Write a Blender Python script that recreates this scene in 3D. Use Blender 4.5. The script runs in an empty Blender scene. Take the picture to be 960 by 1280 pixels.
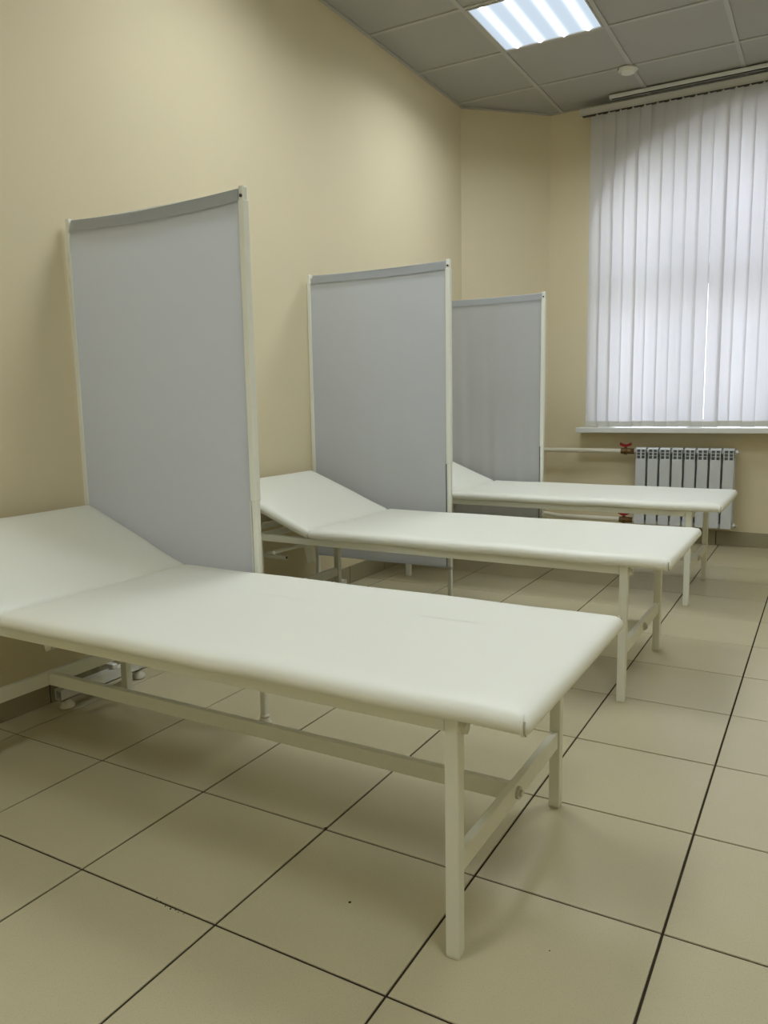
import bpy, bmesh, math, random
from mathutils import Vector, Matrix

random.seed(7)
C = bpy.context.scene.collection
SC = bpy.context.scene
S = 0.4                      # one floor tile = 0.40 m; all coordinates below are in tiles
PI = math.pi

# ------------------------------------------------------------------ camera
F_PX = 971.18
YAW, PITCH, ROLL = -0.520941, -0.144834, -0.018014
CAM = Vector((2.57656, -2.68684, 2.63170)) * S
cy, sy, cp, sp = math.cos(YAW), math.sin(YAW), math.cos(PITCH), math.sin(PITCH)
fw = Vector((sy * cp, cy * cp, sp)); rt = Vector((cy, -sy, 0)); up = rt.cross(fw)
r2 = math.cos(ROLL) * rt + math.sin(ROLL) * up
u2 = -math.sin(ROLL) * rt + math.cos(ROLL) * up
cam_data = bpy.data.cameras.new('camera')
cam_data.sensor_fit = 'AUTO'; cam_data.sensor_width = 36.0
cam_data.lens = F_PX / 1280 * 36.0
cam_data.clip_start = 0.02
cam = bpy.data.objects.new('camera', cam_data); C.objects.link(cam)
m3 = Matrix((r2, u2, -fw)).transposed()
cam.matrix_world = Matrix.Translation(CAM) @ m3.to_4x4()
SC.camera = cam

# ------------------------------------------------------------------ light and exposure
LED_STRIP, LED_GLOW, LED_WATT, SKY = 4.0, 0.5, 8.6, 4.2
SC.view_settings.view_transform = 'Standard'
SC.view_settings.look = 'None'
SC.view_settings.gamma = 1.0
SC.view_settings.use_curve_mapping = False
SC.view_settings.exposure = 0.75
world = bpy.data.worlds.new('overcast_sky'); SC.world = world; world.use_nodes = True
wn = world.node_tree; wn.nodes.clear()
wo = wn.nodes.new('ShaderNodeOutputWorld'); wb = wn.nodes.new('ShaderNodeBackground')
tc = wn.nodes.new('ShaderNodeTexCoord'); sx = wn.nodes.new('ShaderNodeSeparateXYZ')
rp = wn.nodes.new('ShaderNodeValToRGB')
mr = wn.nodes.new('ShaderNodeMapRange'); mr.inputs[1].default_value = -1; mr.inputs[2].default_value = 1
wn.links.new(tc.outputs['Generated'], sx.inputs[0]); wn.links.new(sx.outputs[2], mr.inputs[0])
wn.links.new(mr.outputs[0], rp.inputs[0])
els = rp.color_ramp.elements
els[0].position = 0.0; els[0].color = (0.42, 0.42, 0.42, 1)
els[1].position = 1.0; els[1].color = (0.76, 0.85, 1.0, 1)
e = els.new(0.49); e.color = (0.50, 0.50, 0.50, 1)
e = els.new(0.53); e.color = (0.90, 0.90, 0.97, 1)
wn.links.new(rp.outputs[0], wb.inputs[0]); wb.inputs[1].default_value = SKY
wn.links.new(wb.outputs[0], wo.inputs[0])

# ------------------------------------------------------------------ materials
def srgb(r, g, b):
    f = lambda c: (c / 255 / 12.92) if c / 255 <= 0.04045 else ((c / 255 + 0.055) / 1.055) ** 2.4
    return (f(r), f(g), f(b), 1.0)

def mat(name, col, rough=0.5, metal=0.0, var=0.0, vscale=8.0, bump=0.0, bscale=200.0, spec=0.5,
        stretch=(1, 1, 1), speck=None, objvar=0.0, coat=0.0):
    m = bpy.data.materials.new(name); m.use_nodes = True
    n = m.node_tree.nodes; l = m.node_tree.links
    b = n['Principled BSDF']
    b.inputs['Roughness'].default_value = rough; b.inputs['Metallic'].default_value = metal
    b.inputs['Specular IOR Level'].default_value = spec
    b.inputs['Coat Weight'].default_value = coat
    g = n.new('ShaderNodeNewGeometry')
    mp = n.new('ShaderNodeMapping'); mp.inputs['Scale'].default_value = stretch
    l.new(g.outputs['Position'], mp.inputs['Vector'])
    nz = n.new('ShaderNodeTexNoise'); nz.inputs['Scale'].default_value = vscale; nz.inputs['Detail'].default_value = 4
    l.new(mp.outputs[0], nz.inputs['Vector'])
    mx = n.new('ShaderNodeMix'); mx.data_type = 'RGBA'
    lo = tuple(c * (1 - var) for c in col[:3]) + (1,); hi = tuple(min(1, c * (1 + var)) for c in col[:3]) + (1,)
    mx.inputs[6].default_value = lo; mx.inputs[7].default_value = hi
    l.new(nz.outputs['Fac'], mx.inputs[0])
    out = mx.outputs[2]
    if speck:
        n2 = n.new('ShaderNodeTexNoise'); n2.inputs['Scale'].default_value = speck[0]; n2.inputs['Detail'].default_value = 2
        l.new(g.outputs['Position'], n2.inputs['Vector'])
        r = n.new('ShaderNodeValToRGB'); r.color_ramp.elements[0].position = speck[1]; r.color_ramp.elements[1].position = speck[1] + 0.08
        l.new(n2.outputs['Fac'], r.inputs[0])
        m2 = n.new('ShaderNodeMix'); m2.data_type = 'RGBA'; m2.blend_type = 'MULTIPLY'
        m2.inputs[7].default_value = speck[2]
        l.new(r.outputs[0], m2.inputs[0]); l.new(out, m2.inputs[6]); out = m2.outputs[2]
    if objvar:
        oi = n.new('ShaderNodeObjectInfo'); hs = n.new('ShaderNodeHueSaturation')
        ma = n.new('ShaderNodeMapRange'); ma.inputs[3].default_value = 1 - objvar; ma.inputs[4].default_value = 1 + objvar
        l.new(oi.outputs['Random'], ma.inputs[0]); l.new(ma.outputs[0], hs.inputs['Value'])
        l.new(out, hs.inputs['Color']); out = hs.outputs[0]
    l.new(out, b.inputs['Base Color'])
    if bump:
        n3 = n.new('ShaderNodeTexNoise'); n3.inputs['Scale'].default_value = bscale; n3.inputs['Detail'].default_value = 3
        l.new(mp.outputs[0], n3.inputs['Vector'])
        bp = n.new('ShaderNodeBump'); bp.inputs['Strength'].default_value = bump; bp.inputs['Distance'].default_value = 0.002
        l.new(n3.outputs['Fac'], bp.inputs['Height']); l.new(bp.outputs[0], b.inputs['Normal'])
    return m

def mat_cloth(name, col, trans, tcol, rough_bump=0.15, stretch=(300, 300, 40)):
    m = bpy.data.materials.new(name); m.use_nodes = True
    n = m.node_tree.nodes; l = m.node_tree.links; n.clear()
    o = n.new('ShaderNodeOutputMaterial'); d = n.new('ShaderNodeBsdfDiffuse'); t = n.new('ShaderNodeBsdfTranslucent')
    mx = n.new('ShaderNodeMixShader'); mx.inputs[0].default_value = trans
    t.inputs[0].default_value = tcol
    g = n.new('ShaderNodeNewGeometry'); mp = n.new('ShaderNodeMapping'); mp.inputs['Scale'].default_value = stretch
    nz = n.new('ShaderNodeTexNoise'); nz.inputs['Scale'].default_value = 1.0; nz.inputs['Detail'].default_value = 3
    l.new(g.outputs['Position'], mp.inputs[0]); l.new(mp.outputs[0], nz.inputs['Vector'])
    cm = n.new('ShaderNodeMix'); cm.data_type = 'RGBA'
    cm.inputs[6].default_value = tuple(c * 0.95 for c in col[:3]) + (1,); cm.inputs[7].default_value = col
    l.new(nz.outputs['Fac'], cm.inputs[0]); l.new(cm.outputs[2], d.inputs[0])
    bp = n.new('ShaderNodeBump'); bp.inputs['Strength'].default_value = rough_bump; bp.inputs['Distance'].default_value = 0.001
    l.new(nz.outputs['Fac'], bp.inputs['Height']); l.new(bp.outputs[0], d.inputs['Normal'])
    l.new(d.outputs[0], mx.inputs[1]); l.new(t.outputs[0], mx.inputs[2]); l.new(mx.outputs[0], o.inputs[0])
    return m

def mat_emit(name, col, strength):
    m = bpy.data.materials.new(name); m.use_nodes = True
    n = m.node_tree.nodes; l = m.node_tree.links; n.clear()
    o = n.new('ShaderNodeOutputMaterial'); e = n.new('ShaderNodeEmission')
    e.inputs[0].default_value = col; e.inputs[1].default_value = strength
    l.new(e.outputs[0], o.inputs[0]); return m

def mat_glass():
    m = bpy.data.materials.new('window_glass'); m.use_nodes = True
    n = m.node_tree.nodes; l = m.node_tree.links; n.clear()
    o = n.new('ShaderNodeOutputMaterial'); t = n.new('ShaderNodeBsdfTransparent'); g = n.new('ShaderNodeBsdfGlossy')
    g.inputs['Roughness'].default_value = 0.0
    t.inputs[0].default_value = (0.92, 0.95, 0.95, 1)
    fr = n.new('ShaderNodeFresnel'); mx = n.new('ShaderNodeMixShader')
    l.new(fr.outputs[0], mx.inputs[0]); l.new(t.outputs[0], mx.inputs[1]); l.new(g.outputs[0], mx.inputs[2])
    l.new(mx.outputs[0], o.inputs[0]); return m

WALL = mat('cream_wall_paint', srgb(219, 207, 174), 0.75, var=0.02, vscale=3, bump=0.12, bscale=260, spec=0.25)
CEIL = mat('mineral_ceiling_board', srgb(174, 172, 166), 0.9, var=0.015, vscale=6, bump=0.25, bscale=420, spec=0.1)
GRID = mat('white_grid_metal', srgb(180, 178, 171), 0.5)
TILE = mat('beige_floor_tile', srgb(188, 179, 147), 0.30, var=0.05, vscale=5, bump=0.05, bscale=90, spec=0.45,
           speck=(420, 0.60, (0.80, 0.78, 0.74, 1)), objvar=0.025)
BASE = mat('beige_skirting_tile', srgb(152, 145, 117), 0.33, var=0.05, vscale=5, spec=0.45,
           speck=(420, 0.60, (0.80, 0.78, 0.74, 1)), objvar=0.02)
GROUT = mat('dark_grout', srgb(58, 50, 40), 0.95, var=0.2, vscale=30, spec=0.1)
METAL = mat('white_powder_coat', srgb(226, 226, 212), 0.38, var=0.02, vscale=20)
VINYL = mat('white_upholstery_vinyl', srgb(231, 231, 219), 0.42, var=0.01, vscale=6, bump=0.06, bscale=500)
SEAM = mat('vinyl_seam', srgb(170, 168, 150), 0.6)
POST = mat('white_screen_tube', srgb(232, 233, 222), 0.35, var=0.02, vscale=20)
ALU = mat('pale_metal_channel', srgb(214, 214, 210), 0.32, metal=0.25, var=0.03, vscale=30)
RUBBER = mat('white_rubber', srgb(214, 210, 194), 0.6, var=0.03, vscale=40)
STEEL = mat('bolt_steel', srgb(196, 194, 184), 0.35, metal=0.3, var=0.05, vscale=60)
DARK = mat('recess_shade_and_dark_parts', srgb(60, 58, 52), 0.7, var=0.1, vscale=40)  # recess shade painted into slots, hole and gap; also colours cable and screw
RADI = mat('white_radiator_enamel', srgb(206, 209, 210), 0.35, var=0.01, vscale=12)
RADG = mat('grille_shade_grey', srgb(96, 99, 98), 0.5, var=0.05, vscale=60)  # shade behind the radiator bars, painted as grey
PIPE = mat('white_plastic_pipe', srgb(222, 216, 196), 0.4, var=0.02, vscale=15)
BRASS = mat('brass', srgb(104, 78, 36), 0.4, metal=0.4, var=0.15, vscale=60)
RED = mat('red_handle_paint', srgb(150, 22, 24), 0.4, var=0.08, vscale=60)
SILL = mat('white_pvc', srgb(226, 226, 222), 0.35, var=0.01, vscale=10)
RAIL = mat('white_rail_aluminium', srgb(206, 204, 198), 0.35, var=0.02, vscale=20)
SLAT = mat_cloth('white_blind_cloth', (0.80, 0.80, 0.80, 1), 0.42, (0.80, 0.775, 0.83, 1))
POCKET = mat_cloth('blind_weight_pocket', (0.74, 0.73, 0.67, 1), 0.10, (0.6, 0.6, 0.6, 1))
CLOTH = mat_cloth('pale_grey_screen_cloth', (0.53, 0.55, 0.57, 1), 0.40, (0.70, 0.72, 0.755, 1), 0.2, (500, 500, 500))
HEM = mat_cloth('screen_hem_double_cloth', (0.49, 0.51, 0.53, 1), 0.20, (0.6, 0.63, 0.68, 1), 0.2, (500, 500, 500))
PLASTIC = mat('white_detector_plastic', srgb(226, 224, 214), 0.45, var=0.01, vscale=30)
def mat_diffuser():
    m = mat_emit('led_diffuser_glow', (0.74, 0.87, 1.0, 1), LED_GLOW)
    n = m.node_tree.nodes; l = m.node_tree.links
    t = n.new('ShaderNodeTexCoord'); sp_ = n.new('ShaderNodeSeparateXYZ'); l.new(t.outputs['Generated'], sp_.inputs[0])
    def M(op, a, b=None):
        k = n.new('ShaderNodeMath'); k.operation = op
        for i, v in enumerate((a, b)):
            if v is None: continue
            if isinstance(v, (int, float)): k.inputs[i].default_value = v
            else: l.new(v, k.inputs[i])
        return k.outputs[0]
    d = M('ABSOLUTE', M('SUBTRACT', M('FRACT', M('ADD', M('DIVIDE', M('SUBTRACT', sp_.outputs[0], 0.134), 0.2445), 0.5)), 0.5))
    glow = M('EXPONENT', M('MULTIPLY', M('POWER', M('DIVIDE', d, 0.15), 2.0), -1.0))     # soft halo round each strip
    l.new(M('MULTIPLY', M('ADD', M('MULTIPLY', glow, 2.2), 1.0), LED_GLOW), n['Emission'].inputs[1])
    return m
GLOW = mat_diffuser()
LED = mat_emit('led_strip_glow', (0.88, 0.95, 1.0, 1), LED_STRIP)
GLASS = mat_glass()
CRUMB = mat('dark_crumb', srgb(52, 42, 30), 0.9, var=0.2, vscale=100)

# ------------------------------------------------------------------ mesh helpers (coordinates in tiles)
class MB:
    def __init__(self): self.bm = bmesh.new()
    def box(self, x0, x1, y0, y1, z0, z1, bev=0.0, seg=2, M=None):
        vs = [self.bm.verts.new((x, y, z)) for x in (x0, x1) for y in (y0, y1) for z in (z0, z1)]
        fs = [(0, 1, 3, 2), (4, 6, 7, 5), (0, 4, 5, 1), (2, 3, 7, 6), (0, 2, 6, 4), (1, 5, 7, 3)]
        faces = [self.bm.faces.new([vs[i] for i in f]) for f in fs]
        if M is not None:
            for v in vs: v.co = M @ v.co
        if bev:
            ed = list({e for f in faces for e in f.edges})
            bmesh.ops.bevel(self.bm, geom=ed, offset=bev, segments=seg, profile=0.5, affect='EDGES')
        return self
    def tube(self, pts, r, n=12, cap=True):
        pts = [Vector(p) for p in pts]; rings = []
        rs = r if isinstance(r, (list, tuple)) else [r] * len(pts)
        prev = None
        for i, p in enumerate(pts):
            if i == 0: t = pts[1] - p
            elif i == len(pts) - 1: t = p - pts[i - 1]
            else: t = (pts[i + 1] - p).normalized() + (p - pts[i - 1]).normalized()
            t.normalize()
            if prev is None:
                a = Vector((0, 0, 1)) if abs(t.z) < 0.9 else Vector((1, 0, 0))
                a = (a - t * a.dot(t)).normalized()
            else: a = (prev - t * prev.dot(t)).normalized()
            prev = a; b = t.cross(a)
            rings.append([self.bm.verts.new(p + (a * math.cos(2 * PI * k / n) + b * math.sin(2 * PI * k / n)) * rs[i]) for k in range(n)])
        for i in range(len(rings) - 1):
            for k in range(n):
                self.bm.faces.new((rings[i][k], rings[i][(k + 1) % n], rings[i + 1][(k + 1) % n], rings[i + 1][k]))
        if cap:
            self.bm.faces.new(rings[0][::-1]); self.bm.faces.new(rings[-1])
        return self
    def poly(self, pts):
        self.bm.faces.new([self.bm.verts.new(p) for p in pts]); return self
    def prism(self, pts, d):
        d = Vector(d); a = [self.bm.verts.new(p) for p in pts]; b = [self.bm.verts.new(Vector(p) + d) for p in pts]
        self.bm.faces.new(a[::-1]); self.bm.faces.new(b)
        for i in range(len(a)):
            j = (i + 1) % len(a); self.bm.faces.new((a[i], a[j], b[j], b[i]))
        return self
    def grid(self, nx, ny, fn):
        v = [[self.bm.verts.new(fn(i / nx, j / ny)) for j in range(ny + 1)] for i in range(nx + 1)]
        for i in range(nx):
            for j in range(ny): self.bm.faces.new((v[i][j], v[i + 1][j], v[i + 1][j + 1], v[i][j + 1]))
        return self
    def rings(self, loops, cap0=True, cap1=True):
        vs = [[self.bm.verts.new(p) for p in lp] for lp in loops]; n = len(vs[0])
        for i in range(len(vs) - 1):
            for k in range(n): self.bm.faces.new((vs[i][k], vs[i][(k + 1) % n], vs[i + 1][(k + 1) % n], vs[i + 1][k]))
        if cap0: self.bm.faces.new(vs[0][::-1])
        if cap1: self.bm.faces.new(vs[-1])
        return self
    def mesh(self, name, material, origin=(0, 0, 0), smooth=False, angle=35):
        bm = self.bm; o = Vector(origin)
        for v in bm.verts: v.co = (v.co - o) * S
        bmesh.ops.recalc_face_normals(bm, faces=bm.faces)
        if smooth:
            for f in bm.faces: f.smooth = True
            for ed in bm.edges:
                if len(ed.link_faces) == 2 and ed.calc_face_angle(0) > math.radians(angle): ed.smooth = False
        me = bpy.data.meshes.new(name); bm.to_mesh(me); bm.free()
        me.materials.append(material); return me
    def build(self, name, material, parent=None, smooth=False, origin=None, angle=35):
        # parent carries its world origin (tiles) in ORI; children are stored relative to it
        po = ORI.get(parent.name, Vector((0, 0, 0))) if parent else Vector((0, 0, 0))
        og = Vector(origin) if origin is not None else po
        me = self.mesh(name, material, og, smooth, angle)
        ob = bpy.data.objects.new(name, me); C.objects.link(ob)
        if parent: ob.parent = parent
        ob.location = (og - po) * S
        ORI[ob.name] = og
        return ob
ORI = {}

def tag(o, label=None, cat=None, group=None, kind=None):
    if label: o['label'] = label
    if cat: o['category'] = cat
    if group: o['group'] = group
    if kind: o['kind'] = kind
    return o
def thing(name, loc, label, cat, group=None):
    o = bpy.data.objects.new(name, None); C.objects.link(o)
    o.empty_display_size = 0.05; o.location = Vector(loc) * S; ORI[o.name] = Vector(loc)
    return tag(o, label, cat, group)
def piece(name, me, parent, loc):
    """another instance of a shared mesh, placed at loc (tiles) under parent"""
    ob = bpy.data.objects.new(name, me); C.objects.link(ob); ob.parent = parent
    ob.location = (Vector(loc) - ORI[parent.name]) * S; return ob
def copy_tree(o, parent=None):
    c = o.copy(); C.objects.link(c)
    if parent: c.parent = parent
    for ch in list(o.children): copy_tree(ch, c)
    return c

# ------------------------------------------------------------------ room measures (tiles)
UL, UR = -3.34, 6.2            # left / right wall
VB, VW = -5.0, 11.80           # back / window wall
H = 7.63                       # ceiling height
AV = 10.58                     # chamfer starts on left wall here
BU = -2.12                     # ... and ends on window wall here
WO0, WO1 = -1.18, 3.62         # window opening
SZ, SPR, APX = 2.0, 5.45, 7.10 # sill, arch spring, arch apex
TH = 1.3                       # thickness of outer wall

# ------------------------------------------------------------------ structure
def inside_poly_clip(x0, x1, y0, y1, poly):
    """clip the rectangle with the convex room outline"""
    pts = [(x0, y0), (x1, y0), (x1, y1), (x0, y1)]
    for i in range(len(poly)):
        (ax, ay), (bx, by) = poly[i], poly[(i + 1) % len(poly)]
        out = []
        side = lambda p: (bx - ax) * (p[1] - ay) - (by - ay) * (p[0] - ax)
        for k in range(len(pts)):
            p, q = pts[k], pts[(k + 1) % len(pts)]; sp_, sq = side(p), side(q)
            if sp_ >= -1e-9: out.append(p)
            if (sp_ > 1e-9 and sq < -1e-9) or (sp_ < -1e-9 and sq > 1e-9):
                t = sp_ / (sp_ - sq); out.append((p[0] + (q[0] - p[0]) * t, p[1] + (q[1] - p[1]) * t))
        pts = out
        if len(pts) < 3: return None
    res = []
    for p in pts:
        if not res or (abs(p[0] - res[-1][0]) + abs(p[1] - res[-1][1])) > 1e-4: res.append(p)
    if len(res) > 2 and abs(res[0][0] - res[-1][0]) + abs(res[0][1] - res[-1][1]) < 1e-4: res.pop()
    area = 0.5 * abs(sum(res[i][0] * res[(i + 1) % len(res)][1] - res[(i + 1) % len(res)][0] * res[i][1] for i in range(len(res))))
    return res if len(res) > 2 and area > 0.004 else None
ROOM = [(UL, VB), (UR, VB), (UR, VW), (BU, VW), (UL, AV)]

# floor: grout bed with one object per tile
TT = 0.02
b = MB(); b.prism([(x, y, -0.3) for x, y in ROOM], (0, 0, 0.3 - 0.008))
floor = tag(b.build('floor', GROUT), kind='structure')
g = 0.0066
def tile_mesh(pts, z0, z1, bev=0.003, name='tile', m=TILE, org=(0, 0, 0)):
    mb = MB(); mb.prism([(x, y, z0) for x, y in pts], (0, 0, z1 - z0))
    top = [f for f in mb.bm.faces if all(abs(v.co.z - z1) < 1e-6 for v in f.verts)]
    ed = [ed for f in top for ed in f.edges]
    bmesh.ops.bevel(mb.bm, geom=ed, offset=bev, segments=1, affect='EDGES')
    return mb.mesh(name, m, org)
full = tile_mesh([(g, g), (1 - g, g), (1 - g, 1 - g), (g, 1 - g)], -0.02, 0.0)
for i in range(math.floor(UL), math.ceil(UR)):
    for j in range(math.floor(VB), math.ceil(VW)):
        if i >= 5 and j < 0: continue
        if i >= UL and i + 1 <= UR and j + 1 <= VW and inside_poly_clip(i, i + 1, j, j + 1, ROOM) and \
           abs(len(inside_poly_clip(i, i + 1, j, j + 1, ROOM)) - 4) == 0 and not (i < BU and j + 1 > AV):
            piece('tile', full, floor, (i, j, random.uniform(-0.0012, 0.0)))
        else:
            c = inside_poly_clip(i + g, i + 1 - g, j + g, j + 1 - g, ROOM)
            if c: piece('tile', tile_mesh(c, -0.02, 0.0, org=(i, j, 0)), floor, (i, j, 0))
b = MB()
for x0, x1, y0, y1 in ((5, UR, VB, 0),):
    b.box(x0 + g, x1, y0, y1, -0.02, 0.0)
tag(b.build('tile_field', TILE, floor), kind='stuff')

# walls
def wall_slab(name, p, q, t=0.5):
    (x0, y0), (x1, y1) = p, q
    d = Vector((x1 - x0, y1 - y0, 0)).normalized(); nrm = Vector((d.y, -d.x, 0))   # points out of the room
    mb = MB(); mb.prism([(x0, y0, -0.3), (x1, y1, -0.3), (x1, y1, H + 0.4), (x0, y0, H + 0.4)], nrm * t)
    return tag(mb.build(name, WALL), kind='structure')
wall_left = wall_slab('wall_left', (UL, AV), (UL, VB))
wall_corner = wall_slab('wall_corner', (BU, VW), (UL, AV))
wall_right = wall_slab('wall_right', (UR, VB), (UR, VW))
wall_back = wall_slab('wall_back', (UL, VB), (UR, VB))

def arch_z(u):
    c, hw = (WO0 + WO1) / 2, (WO1 - WO0) / 2
    t = max(0.0, 1 - ((u - c) / hw) ** 2)
    return SPR + (APX - SPR) * math.sqrt(t)
b = MB()
b.box(BU, WO0, VW, VW + TH, -0.3, H + 0.4); b.box(WO1, UR, VW, VW + TH, -0.3, H + 0.4)
b.box(WO0, WO1, VW, VW + TH, -0.3, SZ - 0.06)
NA = 40
us = [(WO0 + WO1) / 2 - (WO1 - WO0) / 2 * math.cos(PI * k / NA) for k in range(NA + 1)]
for k in range(NA):
    a0, a1 = us[k], us[k + 1]
    b.prism([(a0, VW, arch_z(a0)), (a1, VW, arch_z(a1)), (a1, VW, H + 0.4), (a0, VW, H + 0.4)], (0, TH, 0))
wall_window = tag(b.build('wall_window', WALL), kind='structure')

# skirting: one object per tile
def skirting(name, p, q, off=0.0, n_in=None, skip=None):
    (x0, y0), (x1, y1) = p, q
    L = math.hypot(x1 - x0, y1 - y0); d = Vector(((x1 - x0) / L, (y1 - y0) / L, 0)); n = Vector((-d.y, d.x, 0))
    R = Matrix(((d.x, n.x, 0), (d.y, n.y, 0), (0, 0, 1)))
    root = None; t = off; meshes = {}
    cuts = []
    while t < L - 0.02:
        e2 = min(L, math.floor(t + 1e-6) + 1 if off == 0 else t + 1); cuts.append((t, e2)); t = e2
    for (a, e2) in cuts:
        w = e2 - a - 0.012
        mb = MB(); mb.box(0.006, 0.006 + w, 0.0, 0.028, 0.0, 0.25, 0.004, 1)
        for v in mb.bm.verts: v.co = (R @ v.co) + Vector((x0, y0, 0)) + d * a
        if root is None:
            m0 = MB(); m0.box(0, L, 0.0, 0.018, 0.0, 0.244)
            for v in m0.bm.verts: v.co = (R @ v.co) + Vector((x0, y0, 0))
            root = tag(m0.build(name, GROUT), kind='structure')
        mb.build('baseboard_tile', BASE, root)
    return root
skirting('baseboard_left', (UL, AV - 0.02), (UL, VB), 0)
skirting('baseboard_corner', (BU - 0.02, VW - 0.02), (UL + 0.02, AV + 0.02), 0)
skirting('baseboard_window', (UR, VW), (BU, VW), 0.25)

# ceiling: grid bars and boards, each its own object
b = MB(); b.prism([(x, y, H + 0.12) for x, y in ROOM], (0, 0, 0.28))
ceiling = tag(b.build('ceiling', CEIL), kind='structure')
CU0, CV0, CS = -0.40, 8.90, 1.5
u_l = [CU0 + CS * k for k in range(-3, 6)]; v_l = [CV0 + CS * k for k in range(-11, 4)]
def clip_line(const_u, c):
    w = 0.03
    return inside_poly_clip(c - w, c + w, VB, VW, ROOM) if const_u else inside_poly_clip(UL, UR, c - w, c + w, ROOM)
for c in [x for x in u_l if UL < x < UR]:
    p = clip_line(True, c); mb = MB(); mb.prism([(x, y, H) for x, y in p], (0, 0, 0.05)); mb.build('grid_bar', GRID, ceiling)
for c in [x for x in v_l if VB < x < VW]:
    p = clip_line(False, c); mb = MB(); mb.prism([(x, y, H + 0.004) for x, y in p], (0, 0, 0.046)); mb.build('grid_bar', GRID, ceiling)
# wall angle trim
for (p, q) in (((UL, AV), (UL, VB)), ((BU, VW), (UL, AV)), ((UR, VW), (BU, VW))):
    d = Vector((q[0] - p[0], q[1] - p[1], 0)).normalized(); n = Vector((-d.y, d.x, 0)) * 0.05
    mb = MB(); mb.prism([(p[0], p[1], H - 0.004), (q[0], q[1], H - 0.004), (q[0] + n.x, q[1] + n.y, H - 0.004), (p[0] + n.x, p[1] + n.y, H - 0.004)], (0, 0, 0.02))
    mb.build('wall_angle', GRID, ceiling)
LIGHTS = [(-1.90, 7.40), (-1.90, 2.90), (-1.90, -4.60), (2.60, 4.40), (2.60, -1.60)]  # first panel is seen; the rest are added out of view for brightness
full_board = None
for i in range(len(u_l) - 1):
    for j in range(len(v_l) - 1):
        a0, a1, c0, c1 = u_l[i], u_l[i + 1], v_l[j], v_l[j + 1]
        if any(abs(a0 - lu) < 0.1 and abs(c0 - lv) < 0.1 for lu, lv in LIGHTS): continue
        p = inside_poly_clip(a0 + 0.006, a1 - 0.006, c0 + 0.006, c1 - 0.006, ROOM)
        if not p: continue
        whole = len(p) == 4 and a0 > UL and a1 < UR and c0 > VB and c1 < VW
        if whole and full_board:
            ob = piece('ceiling_board', full_board, ceiling, (a0, c0, H))
        else:
            mb = MB(); mb.prism([(x, y, H + 0.02) for x, y in p], (0, 0, 0.04))
            ob = mb.build('ceiling_board', CEIL, ceiling, origin=(a0, c0, H))
            if whole: full_board = ob.data
        if abs(a0 - (-1.90)) < 0.1 and abs(c0 - 8.90) < 0.1: lifted = ob
# window: frame, mullions, panes, board
FV = VW + 0.62
wf = MB()
fr = 0.16
for k in range(NA):
    a0, a1 = us[k], us[k + 1]
    wf.prism([(a0, FV, arch_z(a0)), (a1, FV, arch_z(a1)), (a1, FV, max(SZ, arch_z(a1) - fr)), (a0, FV, max(SZ, arch_z(a0) - fr))], (0, 0.18, 0))
wf.box(WO0, WO0 + fr, FV, FV + 0.18, SZ, SPR + 0.5); wf.box(WO1 - fr, WO1, FV, FV + 0.18, SZ, SPR + 0.5)
wf.box(WO0, WO1, FV, FV + 0.18, SZ - 0.06, SZ + fr)
window = tag(wf.build('window_1', SILL), kind='structure')
TZ = 4.72
MB().box(WO0, WO1, FV - 0.01, FV + 0.19, TZ - 0.17, TZ + 0.17, 0.02).build('transom', SILL, window)
for c in (0.42, 2.02):
    z1 = arch_z(c) - 0.05
    MB().box(c - 0.12, c + 0.12, FV - 0.005, FV + 0.185, SZ, TZ).build('mullion', SILL, window)
    MB().box(c - 0.12, c + 0.12, FV - 0.005, FV + 0.185, TZ, z1).build('mullion', SILL, window)
for a0, a1 in ((WO0 + 0.1, 0.42), (0.42, 2.02), (2.02, WO1 - 0.1)):
    MB().box(a0, a1, FV + 0.085, FV + 0.095, SZ + 0.1, TZ).build('pane', GLASS, window)
    n_ = 8; pts = [(a0, FV + 0.085, TZ), (a1, FV + 0.085, TZ)] + [(a1 + (a0 - a1) * k / n_, FV + 0.085, arch_z(a1 + (a0 - a1) * k / n_) - 0.08) for k in range(n_ + 1)]
    MB().prism(pts, (0, 0.01, 0)).build('pane', GLASS, window)
MB().box(-1.46, 4.0, 11.42, VW + 0.62, 1.955, 2.045, 0.012, 2).build('window_board', SILL, window)

# ------------------------------------------------------------------ ceiling lights
def light(lu, lv, label):
    t = thing('ceiling_light', (lu + 0.75, lv + 0.75, H), label, 'light', 'square LED ceiling panels')
    a0, a1, c0, c1 = lu + 0.035, lu + 1.465, lv + 0.035, lv + 1.465
    f = MB(); w = 0.022
    f.box(a0, a1, c0, c0 + w, H - 0.004, H + 0.1); f.box(a0, a1, c1 - w, c1, H - 0.004, H + 0.1)
    f.box(a0, a0 + w, c0 + w, c1 - w, H - 0.004, H + 0.1); f.box(a1 - w, a1, c0 + w, c1 - w, H - 0.004, H + 0.1)
    f.box(a0, a1, c0, c1, H + 0.09, H + 0.11)
    f.build('frame', GRID, t)
    MB().box(a0 + w, a1 - w, c0 + w, c1 - w, H + 0.012, H + 0.02).build('diffuser', GLOW, t)
    for k in range(4):
        cu = a0 + (a1 - a0) * (0.14 + 0.24 * k)
        MB().tube([(cu, c0 + w + 0.005, H + 0.014), (cu, c1 - w - 0.005, H + 0.014)], 0.026, 8).build('led_strip', LED, t)
    ld = bpy.data.lights.new('panel_light', 'AREA'); ld.shape = 'SQUARE'; ld.size = 1.36 * S
    ld.energy = LED_WATT; ld.color = (0.88, 0.95, 1.0); ld.spread = math.radians(156)   # prismatic cover throws downwards
    lo = bpy.data.objects.new('panel_light', ld); C.objects.link(lo); lo.parent = t; lo.location = (0, 0, -0.026 * S)
    return t
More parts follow.
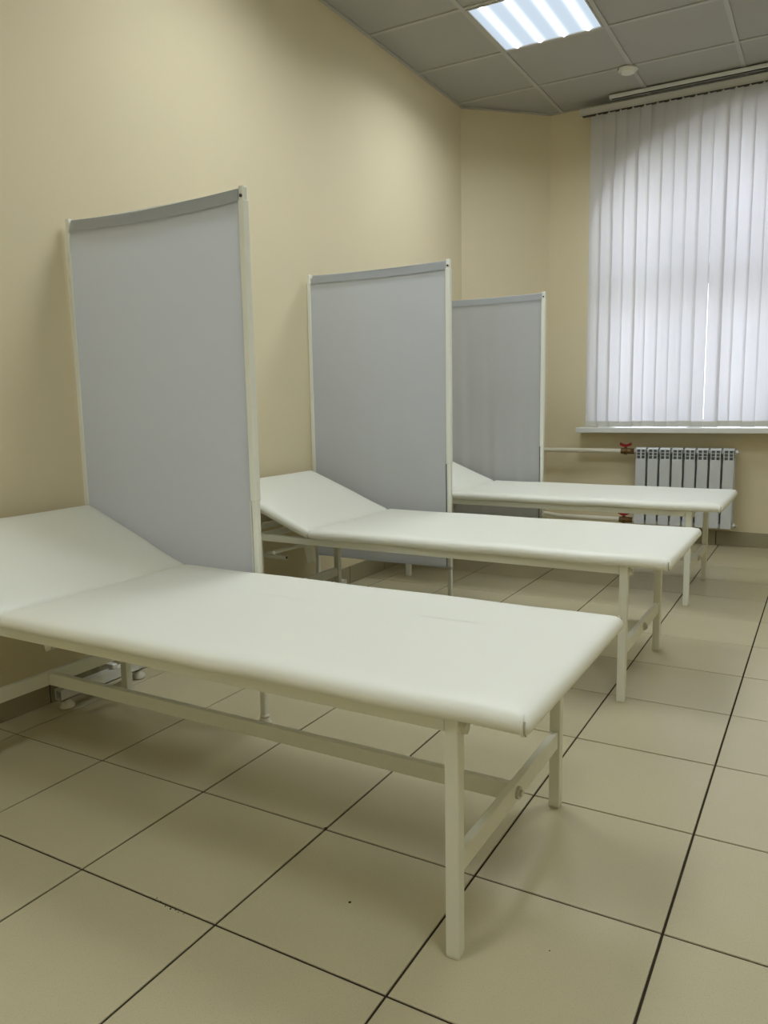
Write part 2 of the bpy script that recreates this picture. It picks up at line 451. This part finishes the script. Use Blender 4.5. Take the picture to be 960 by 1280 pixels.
names = ['lit square LED panel with four bright strips, in the ceiling before the window blind',
         'added out-of-view LED panel in the ceiling, lighting the nearest and middle couches',
         'added out-of-view LED panel in the ceiling, lighting the back left end of the room',
         'added out-of-view LED panel in the ceiling, lighting the middle of the right side',
         'added out-of-view LED panel in the ceiling, lighting the back right of the room']
for (lu, lv), lab in zip(LIGHTS, names): light(lu, lv, lab)

# smoke detector
sd = thing('smoke_detector', (-0.46, 10.46, H), 'small round white smoke detector on the ceiling in front of the blind', 'smoke detector')
def disc(c, prof, n=28):
    return [[(c[0] + r * math.cos(2 * PI * k / n), c[1] + r * math.sin(2 * PI * k / n), c[2] + z) for k in range(n)] for r, z in prof]
MB().rings(disc((-0.46, 10.46, H), [(0.145, 0.0), (0.15, -0.02), (0.142, -0.03)])).build('base', PLASTIC, sd, True)
MB().rings(disc((-0.46, 10.46, H), [(0.118, -0.03), (0.115, -0.048), (0.10, -0.066), (0.06, -0.074), (0.02, -0.075)])).build('dome', PLASTIC, sd, True)
MB().tube([(-0.6, 10.40, H - 0.005), (-0.52, 10.41, H - 0.012), (-0.47, 10.43, H - 0.02)], 0.012, 8).build('cable', DARK, sd)

# ------------------------------------------------------------------ vertical blind
BV = 11.56
bl = thing('vertical_blind', (1.2, BV, 2.1), 'white vertical slat blind closed across the window above the radiator', 'blind')
MB().box(-1.50, 3.95, BV - 0.10, BV + 0.10, 7.43, 7.52, 0.008, 2).build('headrail', RAIL, bl)
MB().box(-1.49, 3.94, BV - 0.108, BV - 0.09, 7.405, 7.432).build('headrail_lip', STEEL, bl)
MB().box(-1.48, 3.93, BV - 0.085, BV + 0.085, 7.428, 7.434).build('headrail_slot_shade', DARK, bl)  # dark plate paints the slot's shade under the solid rail
u = -1.315; k = 0
while u < 3.85:
    w = 0.234
    ang = math.radians(-15 + random.uniform(-0.8, 0.8))
    ctr = u + 0.1 + random.uniform(-0.003, 0.003)
    if k == 9: ctr -= 0.006; ang = math.radians(-17)
    lean = 0.0
    if k == 10: ctr += 0.013; ang = math.radians(-6); lean = 0.016
    if k == 2: ang = math.radians(-17)
    if k == 3: ctr += 0.006; ang = math.radians(-10); lean = 0.010
    ca, sa = math.cos(ang), math.sin(ang)
    zt, zb = 7.40, 2.064 + random.uniform(-0.006, 0.006)
    twist = random.uniform(-0.035, 0.035)
    def pt(s, t, z0=zb, z1=zt, bow=0.012, off=0.0):
        d = (s - 0.5) * w; z = z0 + (z1 - z0) * t
        a = ang + twist * (1 - (z - zb) / (zt - zb)); c_, s_ = math.cos(a), math.sin(a)
        y = bow * (1 - (2 * s - 1) ** 2) + off
        return (ctr + lean * (1 - (z - zb) / (zt - zb)) + d * c_ - y * s_, BV + d * s_ - y * c_ , z)
    o = MB().grid(4, 16, pt).build('slat', SLAT, bl, True, origin=(ctr, BV, zb))
    pk = MB()
    pk.grid(4, 1, lambda s, t: pt(s, t, zb, zb + 0.095, 0.012, 0.006)); pk.grid(4, 1, lambda s, t: pt(s, t, zb, zb + 0.095, 0.012, -0.006))
    pk.build('weight_pocket', POCKET, o, True)
    hk = MB(); hk.box(ctr - 0.02, ctr + 0.02, BV - 0.012, BV + 0.012, 7.38, 7.41); hk.box(ctr - 0.008, ctr + 0.008, BV - 0.008, BV + 0.008, 7.39, 7.432)
    hk.build('hanger', PLASTIC, o)
    u += 0.2; k += 1
# curtain track on the ceiling in front of the blind
ct = thing('curtain_track', (1.4, 11.42, H - 0.05), 'narrow white curtain track fixed to the ceiling just above the blind headrail', 'curtain track')
MB().box(-0.95, 4.0, 11.36, 11.48, 7.568, 7.622, 0.012, 2).build('track', SILL, ct)
MB().box(-0.94, 3.99, 11.40, 11.44, 7.562, 7.569).build('track_slot_shade', DARK, ct)  # slot shade coloured as a dark strip on the track
MB().box(-0.97, -0.95, 11.355, 11.485, 7.565, 7.625, 0.006, 1).build('end_cap', SILL, ct)

# ------------------------------------------------------------------ radiator and pipes
R0, RW, RN, RZ0, RZ1 = -0.40, 0.204, 8, 0.335, 1.70
RF, RB = 11.46, 11.66
rad = thing('radiator', (R0 + RW * 4, RB, RZ0), 'white eight section radiator on the wall under the window blind', 'radiator')
sec_me = gr_me = None
for k in range(RN):
    x0 = R0 + RW * k + 0.016; x1 = R0 + RW * (k + 1) - 0.016
    if sec_me is None:
        mb = MB()
        mb.box(x0, x1, RF, RF + 0.02, RZ0, RZ1 - 0.195, 0.008, 2)                     # front plate
        mb.box((x0 + x1) / 2 - 0.012, (x0 + x1) / 2 + 0.012, RF + 0.01, RB - 0.02, RZ0 + 0.02, RZ1 - 0.05)
        mb.box(x0 - 0.012, x1 + 0.012, RB - 0.045, RB - 0.02, RZ0, RZ1 - 0.1, 0.006, 1)               # back fin
        prof = [(RF + 0.012, RZ1 - 0.035), (RF + 0.03, RZ1 - 0.008), (RF + 0.06, RZ1), (RB - 0.06, RZ1), (RB - 0.03, RZ1 - 0.015), (RB - 0.03, RZ1 - 0.04)]
        mb.prism([(x0, y, z) for y, z in prof], (x1 - x0, 0, 0))                      # rounded hood
        mb.box(x0 + 0.008, x0 + 0.02, RF + 0.004, RF + 0.05, RZ1 - 0.20, RZ1 - 0.03)
        mb.box(x1 - 0.02, x1 - 0.008, RF + 0.004, RF + 0.05, RZ1 - 0.20, RZ1 - 0.03)
        xc = (x0 + x1) / 2
        mb.box(xc - 0.010, xc + 0.010, RF + 0.002, RF + 0.05, RZ1 - 0.20, RZ1 - 0.03)
        for z in (RZ1 - 0.085, RZ1 - 0.14):
            mb.box(x0 + 0.01, x1 - 0.01, RF + 0.006, RF + 0.04, z - 0.0045, z + 0.0045)
        s_ = mb.build('section', RADI, rad, origin=(x0, RF, RZ0)); sec_me = s_.data
        g2 = MB(); g2.box(x0 + 0.004, x1 - 0.004, RF + 0.03, RF + 0.036, RZ1 - 0.20, RZ1 - 0.03)  # dark sheet behind the bars colours in the recess shade
        gg = g2.build('grille_shade', RADG, s_); gr_me = gg.data
    else:
        s_ = piece('section', sec_me, rad, (x0, RF, RZ0)); ORI[s_.name] = Vector((x0, RF, RZ0))
        g_ = bpy.data.objects.new('grille_shade', gr_me); C.objects.link(g_); g_.parent = s_
UZ, LZ, PY = 1.625, 0.382, RF + 0.11
for z in (UZ, LZ):
    MB().tube([(R0 + 0.02, PY, z), (R0 + RW * RN - 0.02, PY, z)], 0.045, 12).build('collector_tube', RADI, rad, True)
    e = MB(); e.tube([(R0 + RW * RN - 0.015, PY, z), (R0 + RW * RN + 0.035, PY, z)], 0.05, 8)
    e.tube([(R0 + RW * RN + 0.03, PY, z), (R0 + RW * RN + 0.06, PY, z)], 0.022, 8)
    e.build('end_plug', STEEL, rad)
for x in (R0 + RW * 2, R0 + RW * 6):
    MB().box(x - 0.01, x + 0.01, RB - 0.06, VW, RZ1 - 0.12, RZ1 - 0.09).build('wall_bracket', STEEL, rad)
def heating_pipe(z, label, bend):
    t = thing('heating_pipe', (-1.4, PY, z), label, 'pipe', 'heating pipes feeding the radiator')
    pts = [(-2.33 - 0.1, PY + 0.0, z + bend), (-2.1, PY, z + bend), (-1.98, PY, z + bend * 0.8), (-1.8, PY, z), (-0.66, PY, z)]
    pts[0] = (-2.22, PY - 0.02, z + bend)
    MB().tube(pts, 0.042, 12).build('pipe', PIPE, t, True)
    v = MB(); v.tube([(-0.665, PY, z), (-0.62, PY, z), (-0.615, PY, z), (-0.56, PY, z), (-0.555, PY, z), (-0.50, PY, z)],
                     [0.052, 0.052, 0.062, 0.066, 0.052, 0.052], 8)
    v.tube([(-0.505, PY, z), (-0.43, PY, z)], [0.05, 0.05], 6)
    v.tube([(-0.585, PY, z + 0.03), (-0.585, PY, z + 0.075)], 0.022, 8)
    vb = v.build('valve_body', BRASS, t)
    MB().tube([(-0.44, PY, z), (-0.385, PY, z)], 0.042, 12).build('union_nut', STEEL, t)
    h = MB(); zz = z + 0.09
    for s in (-1, 1):
        h.prism([(-0.585, PY - 0.03, zz - 0.02), (-0.585 + s * 0.045, PY - 0.03, zz - 0.008), (-0.585 + s * 0.10, PY - 0.03, zz + 0.018),
                 (-0.585 + s * 0.095, PY - 0.03, zz + 0.062), (-0.585 + s * 0.035, PY - 0.03, zz + 0.035), (-0.585, PY - 0.03, zz + 0.028)], (0, 0.06, 0))
    h.box(-0.61, -0.56, PY - 0.025, PY + 0.025, zz - 0.015, zz + 0.02)
    h.build('valve_handle', RED, t, origin=None)
heating_pipe(UZ, 'upper white heating pipe with brass valve and red handle left of the radiator', 0.0)
heating_pipe(LZ, 'lower white heating pipe with brass valve and red handle below the upper pipe', 0.03)

# ------------------------------------------------------------------ examination couches
def pad_loops(u0, u1, v0, v1, z0, t, fix=None, wav=0.0):
    prof = [(0.07, 0.0), (0.03, 0.004), (0.010, 0.016), (0.0, 0.038), (0.002, 0.06), (0.014, 0.082), (0.034, 0.096), (0.065, 0.105), (0.13, 0.110), (0.30, 0.113), (0.6, 0.114)]
    loops = []
    N = 14
    for ins, z in prof:
        a0, a1, c0, c1 = u0 + ins, u1 - ins, v0 + ins, v1 - ins
        rad_ = max(0.012, 0.03 - ins * 0.1)
        lp = []
        for (cx, cy_, s0) in ((a1 - rad_, c0 + rad_, -90), (a1 - rad_, c1 - rad_, 0), (a0 + rad_, c1 - rad_, 90), (a0 + rad_, c0 + rad_, 180)):
            for q in range(5):
                an = math.radians(s0 + 90 * q / 4); lp.append((cx + rad_ * math.cos(an), cy_ + rad_ * math.sin(an)))
            nx = {-90: (a1, c1), 0: (a0, c1), 90: (a0, c0), 180: (a1, c0)}[s0]
            st = lp[-1]
            end = {-90: (a1, c1 - rad_), 0: (a0 + rad_, c1), 90: (a0, c0 + rad_), 180: (a1 - rad_, c0)}[s0]
            for q in range(1, N): lp.append((st[0] + (end[0] - st[0]) * q / N, st[1] + (end[1] - st[1]) * q / N))
        k_ = t / 0.114
        loops.append([(x + 0, y + wav * (0.004 * math.sin(x * 6.1) + 0.004 * math.sin(x * 11 + 1)) * (1 if z < 0.1 else 0), z0 + z * k_ + wav * 0.0025 * math.sin(x * 5 + y * 3)) for x, y in lp])
    return loops

def couch(label):
    t = thing('examination_couch', (0, 0, 0), label, 'couch', 'white examination couches along the left wall')
    LW = 0.07
    N0, N1 = 0.345, 1.97            # outer faces of the frame across
    F1 = 1.20; HU = -2.79
    top = 1.20
    for uu, nm in ((F1 - LW, 'leg'), (HU, 'leg')):
        for vv in (N0, N1 - LW):
            lg = MB().box(uu, uu + LW, vv, vv + LW, 0.012, top, 0.007, 2).build('leg', METAL, t)
            MB().box(uu + 0.002, uu + LW - 0.002, vv + 0.002, vv + LW - 0.002, 0.0, 0.02, 0.003, 1).build('foot_cap', RUBBER, lg)
    for vv in (N0 + 0.003, N1 - LW + 0.003):
        for a0, a1 in ((HU + LW, F1 - LW), (-3.22, HU)):
            MB().box(a0, a1, vv, vv + LW - 0.006, top - 0.072, top - 0.002, 0.006, 2).build('side_rail', METAL, t)
    for uu in (F1 - LW + 0.003, HU + 0.003, -3.22, -2.11):
        MB().box(uu, uu + LW - 0.006, N0 + LW, N1 - LW, top - 0.07, top - 0.004, 0.006, 2).build('end_rail', METAL, t)
    for uu in (F1 - LW + 0.012, HU + 0.012):
        MB().box(uu, uu + 0.046, N0 + LW, N1 - LW, 0.41, 0.52, 0.006, 2).build('cross_bar', METAL, t)
    vc = (N0 + N1) / 2
    MB().box(HU + 0.058, F1 - LW + 0.012, vc - 0.025, vc + 0.025, 0.415, 0.515, 0.006, 2).build('stretcher', METAL, t)
    for uu, d in ((F1 - 0.012, 1), (HU + 0.012, -1)):
        bt = MB(); bt.tube([(uu, vc, 0.465), (uu + d * 0.018, vc, 0.465)], 0.036, 16); bt.tube([(uu + d * 0.017, vc, 0.465), (uu + d * 0.032, vc, 0.465)], 0.022, 6)
        bt.build('bolt', STEEL, t)
    for vv in (N0 + LW / 2, N1 - LW / 2):
        bt = MB(); bt.tube([(F1 - 0.004, vv + 0.005, 1.150), (F1 + 0.012, vv + 0.005, 1.150)], 0.034, 16)
        bt.tube([(F1 + 0.011, vv + 0.005, 1.150), (F1 + 0.03, vv + 0.005, 1.150)], 0.027, 16); bt.build('bolt', RUBBER, t)
    # fixed pad
    PV0, PV1, HG = 0.28, 2.02, -2.05
    pad = MB().rings(pad_loops(HG + 0.006, 1.555, PV0, PV1, top, 0.114, wav=1.0)).build('seat_pad', VINYL, t, True, angle=60)
    for vv, sgn in ((PV0, 1), (PV1, -1)):
        fl = MB()                                   # folded vinyl lip at the corner
        pts = []
        for q in range(9):
            an = math.radians(-80 + 150 * q / 8)
            pts.append((1.548 - 0.028, vv - sgn * 0.004 + sgn * (0.05 - 0.05 * math.cos(an)), top + 0.052 + 0.050 * math.sin(an)))
        fl.tube(pts, [0.005, 0.008, 0.010, 0.011, 0.011, 0.010, 0.008, 0.006, 0.003], 8)
        fl.build('corner_fold', VINYL, pad, True)
        sl = MB()
        sl.tube([(p[0] + 0.013, p[1] + sgn * 0.001, p[2]) for p in pts[1:-2]], 0.0045, 6); sl.build('fold_seam', SEAM, pad, True)
    # raised head pad, hinged at HG
    L, ang = 1.26, math.radians(21.5)
    hb = MB().rings(pad_loops(-L, -0.006, PV0, PV1, 0.0, 0.114, wav=1.0))
    hb.box(-L + 0.05, -0.03, PV0 + 0.06, PV1 - 0.06, -0.012, 0.004)
    R = Matrix.Translation((HG, 0, top)) @ Matrix.Rotation(ang, 4, 'Y')
    for v in hb.bm.verts: v.co = R @ v.co
    hd = hb.build('head_pad', VINYL, t, True, angle=60)
    P = lambda a, v, n=0.0: R @ Vector((-a, v, n))
    # support of the raised head section
    MB().prism([(-2.60, 0.99, 1.0), (-2.50, 0.99, 1.0), (-2.47, 0.99, 0.79), (-2.54, 0.99, 0.76)], (0, 0.05, 0)).build('lift_bracket', METAL, t)
    MB().tube([(-2.56, N0 + 0.04, 1.0), (-2.56, N1 - 0.04, 1.0)], 0.022, 10).build('lift_bar', METAL, t, True)
    MB().tube([(-2.55, 1.015, 0.985), (-3.14, 1.015, 0.83)], 0.022, 10).build('lift_arm', METAL, t, True)
    h = MB().tube([(-3.2, 1.02, 0.80), (-2.87, 1.02, 0.80)], 0.030, 12); h.build('release_lever', METAL, t, True)
    MB().tube([(-2.882, 1.02, 0.80), (-2.867, 1.02, 0.80)], 0.017, 10).build('lever_hole_shade', DARK, t)  # dark disc paints the shade inside the lever's open end
    return t

clabels = ['nearest white padded examination couch, raised head end cut off by left picture edge',
           'middle white padded examination couch between the first and second screens, raised head end fully visible',
           'farthest white padded examination couch, in front of the radiator']
c1 = couch(clabels[0]); c1.location = (0, 0, 0)
for k, (du, dv) in enumerate(((-0.03, 3.51), (-0.035, 7.0))):
    c = copy_tree(c1); c.location = Vector((du, dv, 0)) * S; c['label'] = clabels[k + 1]
for ch in list(c1.children):                     # the nearest couch shows no lever
    if ch.name.startswith(('release_lever', 'lever_hole_shade')): bpy.data.objects.remove(ch)

# ------------------------------------------------------------------ privacy screens
def screen(label, v, top, sag, ripple, seed, uo, gap=DARK):
    rs = random.Random(seed)
    t = thing('privacy_screen', (-2.27 + uo, v, 0), label, 'screen', 'pale grey cloth privacy screens between the couches')
    UA, UB = -3.29 + uo, -1.30 + uo; PW = 0.052
    zt = top; zb = 0.59
    # posts
    for a, nm in ((UA, 0), (UB - PW, 1)):
        z0 = 0.20 if nm == 0 else 0.075
        po = MB().box(a, a + PW, v - PW / 2, v + PW / 2, z0, zt + 0.02, 0.012, 2).build('post', POST, t)
        if nm == 1: s = MB(); s.tube([(a + PW * 0.55, v - PW / 2 - 0.008, zt - 0.055), (a + PW * 0.55, v - PW / 2 + 0.004, zt - 0.055)], 0.012, 10); s.build('screw', DARK, po)
        if nm == 1:
            MB().rings(disc((a + PW / 2, v, 0), [(0.055, 0.0), (0.055, 0.02), (0.04, 0.05), (0.036, 0.06), (0.040, 0.075), (0.028, 0.09), (0.02, 0.1)], 18)).build('rubber_foot', RUBBER, po, True)
            cl = MB(); cl.box(a - 0.016, a + PW + 0.004, v - 0.032, v + 0.03, zb - 0.02, zb + 0.02, 0.006, 1); cl.build('clip', STEEL, po)
    # top and bottom rods
    MB().tube([(UA + PW, v, zt - 0.03), (UB - PW, v, zt - 0.03 + 0.0)], 0.022, 10).build('top_rod', POST, t, True)
    MB().tube([(UA + PW, v, zb + 0.02), (UB - PW, v, zb + 0.02)], 0.018, 10).build('bottom_rod', POST, t, True)
    # cloth: slack wave, sagging a little between the posts at the top
    ph = [rs.uniform(0, 6.28) for _ in range(5)]
    fa, fb = UA + PW - 0.004, UB - PW + 0.004
    def cl(s, q, off=0.0):
        x = fa + (fb - fa) * s
        edge = math.sin(PI * s) ** 0.6 if 0 < s < 1 else 0
        z1 = zt - 0.005 - sag * math.sin(PI * s)
        z = zb + (z1 - zb) * q
        low = (1 - q) ** 0.7 * min(1, q * 6 + 0.3)
        y = edge * (0.006 * math.sin(s * 5 + ph[0] + q * 2) + ripple * low * (math.sin(s * 38 + ph[1] + q) + 0.6 * math.sin(s * 61 + ph[2])) * 0.006)
        pull = 0.05 * max(0, (q - 0.965) / 0.035) * (1 - s) ** 6
        return (x + pull, v - 0.026 + y - off, z)
    MB().grid(60, 40, cl).build('cloth', CLOTH, t, True)
    hz = (zt - 0.09 - zb) / (zt - zb)
    hm = MB(); hm.grid(60, 4, lambda s, q: (lambda p: (p[0], p[1] - 0.004, p[2] + 0.0))(cl(s, hz + (1 - hz) * q, 0.006)))
    hm.grid(60, 4, lambda s, q: (lambda p: (p[0], v + 0.024, p[2]))(cl(s, hz + (1 - hz) * q, 0.0)))
    hm.grid(60, 2, lambda s, q: (cl(s, 1)[0], v - 0.036 + 0.06 * q, cl(s, 1)[2] + 0.010 * math.sin(PI * q)))
    hm.build('top_hem', HEM, t, True)
    # white cloth sleeves around the posts, ending above couch height
    MB().box(UB - PW - 0.006, UB + 0.003, v - 0.031, v + 0.031, 1.85, zt - 0.08, 0.010, 2).build('edge_sleeve', POST, t)
    MB().box(UA - 0.002, UA + PW + 0.004, v - 0.031, v + 0.031, 0.66, zt - 0.10, 0.010, 2).build('edge_sleeve', POST, t)
    MB().box(UB - PW - 0.008, UB - PW, v - 0.031, v - 0.028, zb + 0.02, 1.85).build('edge_gap_shade', gap, t)  # solid strip; dark on the far two screens as painted gap shade
    # floor beam at the wall end: open U channel on two rubber feet
    bu = -3.10 + uo; b0, b1 = v - 0.605, v + 0.375
    fb_ = MB(); w = 0.042
    fb_.box(bu - w, bu + w, b0, b1, 0.175, 0.19); fb_.box(bu - w, bu - w + 0.012, b0, b1, 0.09, 0.175); fb_.box(bu + w - 0.012, bu + w, b0, b1, 0.09, 0.175)
    fb_.box(bu - w, bu + w, b0, b1, 0.09, 0.10)
    beam = fb_.build('foot_beam', ALU, t)
    for y in (b0 + 0.08, b1 - 0.08):
        MB().rings(disc((bu, y, 0), [(0.055, 0.0), (0.066, 0.012), (0.062, 0.035), (0.045, 0.055), (0.036, 0.070), (0.036, 0.09)], 18)).build('rubber_foot', RUBBER, beam, True)
    MB().box(UA + 0.01, bu + 0.03, v - 0.028, v + 0.028, 0.19, 0.235, 0.006, 1).build('beam_bracket', ALU, t)
    return t
screen('nearest and largest grey cloth privacy screen, white posts, sagging top edge, behind the nearest couch', 2.085, 4.20, 0.026, 0.25, 3, 0.0, POST)
screen('middle grey cloth privacy screen with white posts behind the middle couch', 5.70, 4.18, 0.012, 0.6, 11, 0.0)
screen('farthest grey cloth privacy screen, rippled cloth, behind the farthest couch', 9.13, 4.18, 0.008, 2.2, 23, 0.0)

# ------------------------------------------------------------------ specks on the floor
cr = MB()
def crumb(x, y, r):
    cr.rings([[(x + r * f * (1 + 0.3 * math.sin(3 * k_ + x * 9)) * math.cos(k_ * PI / 4), y + r * f * math.sin(k_ * PI / 4), z * r) for k_ in range(8)] for f, z in ((1, 0.0), (0.9, 0.4), (0.4, 0.7))])
for x, y, r in ((0.512, 0.472, 0.012), (-0.002, 1.008, 0.016), (-0.379, -0.004, 0.010), (-0.33, -0.016, 0.007), (-0.29, -0.02, 0.009), (-0.26, -0.012, 0.008),
                (-0.235, -0.02, 0.006), (-0.20, -0.018, 0.005), (1.55, 0.62, 0.006), (-0.42, 0.012, 0.006)):
    crumb(x, y, r * 0.6)
tag(cr.build('floor_crumbs', CRUMB), 'tiny dark crumbs on the floor tiles in front of the nearest couch', 'crumbs', kind='stuff')
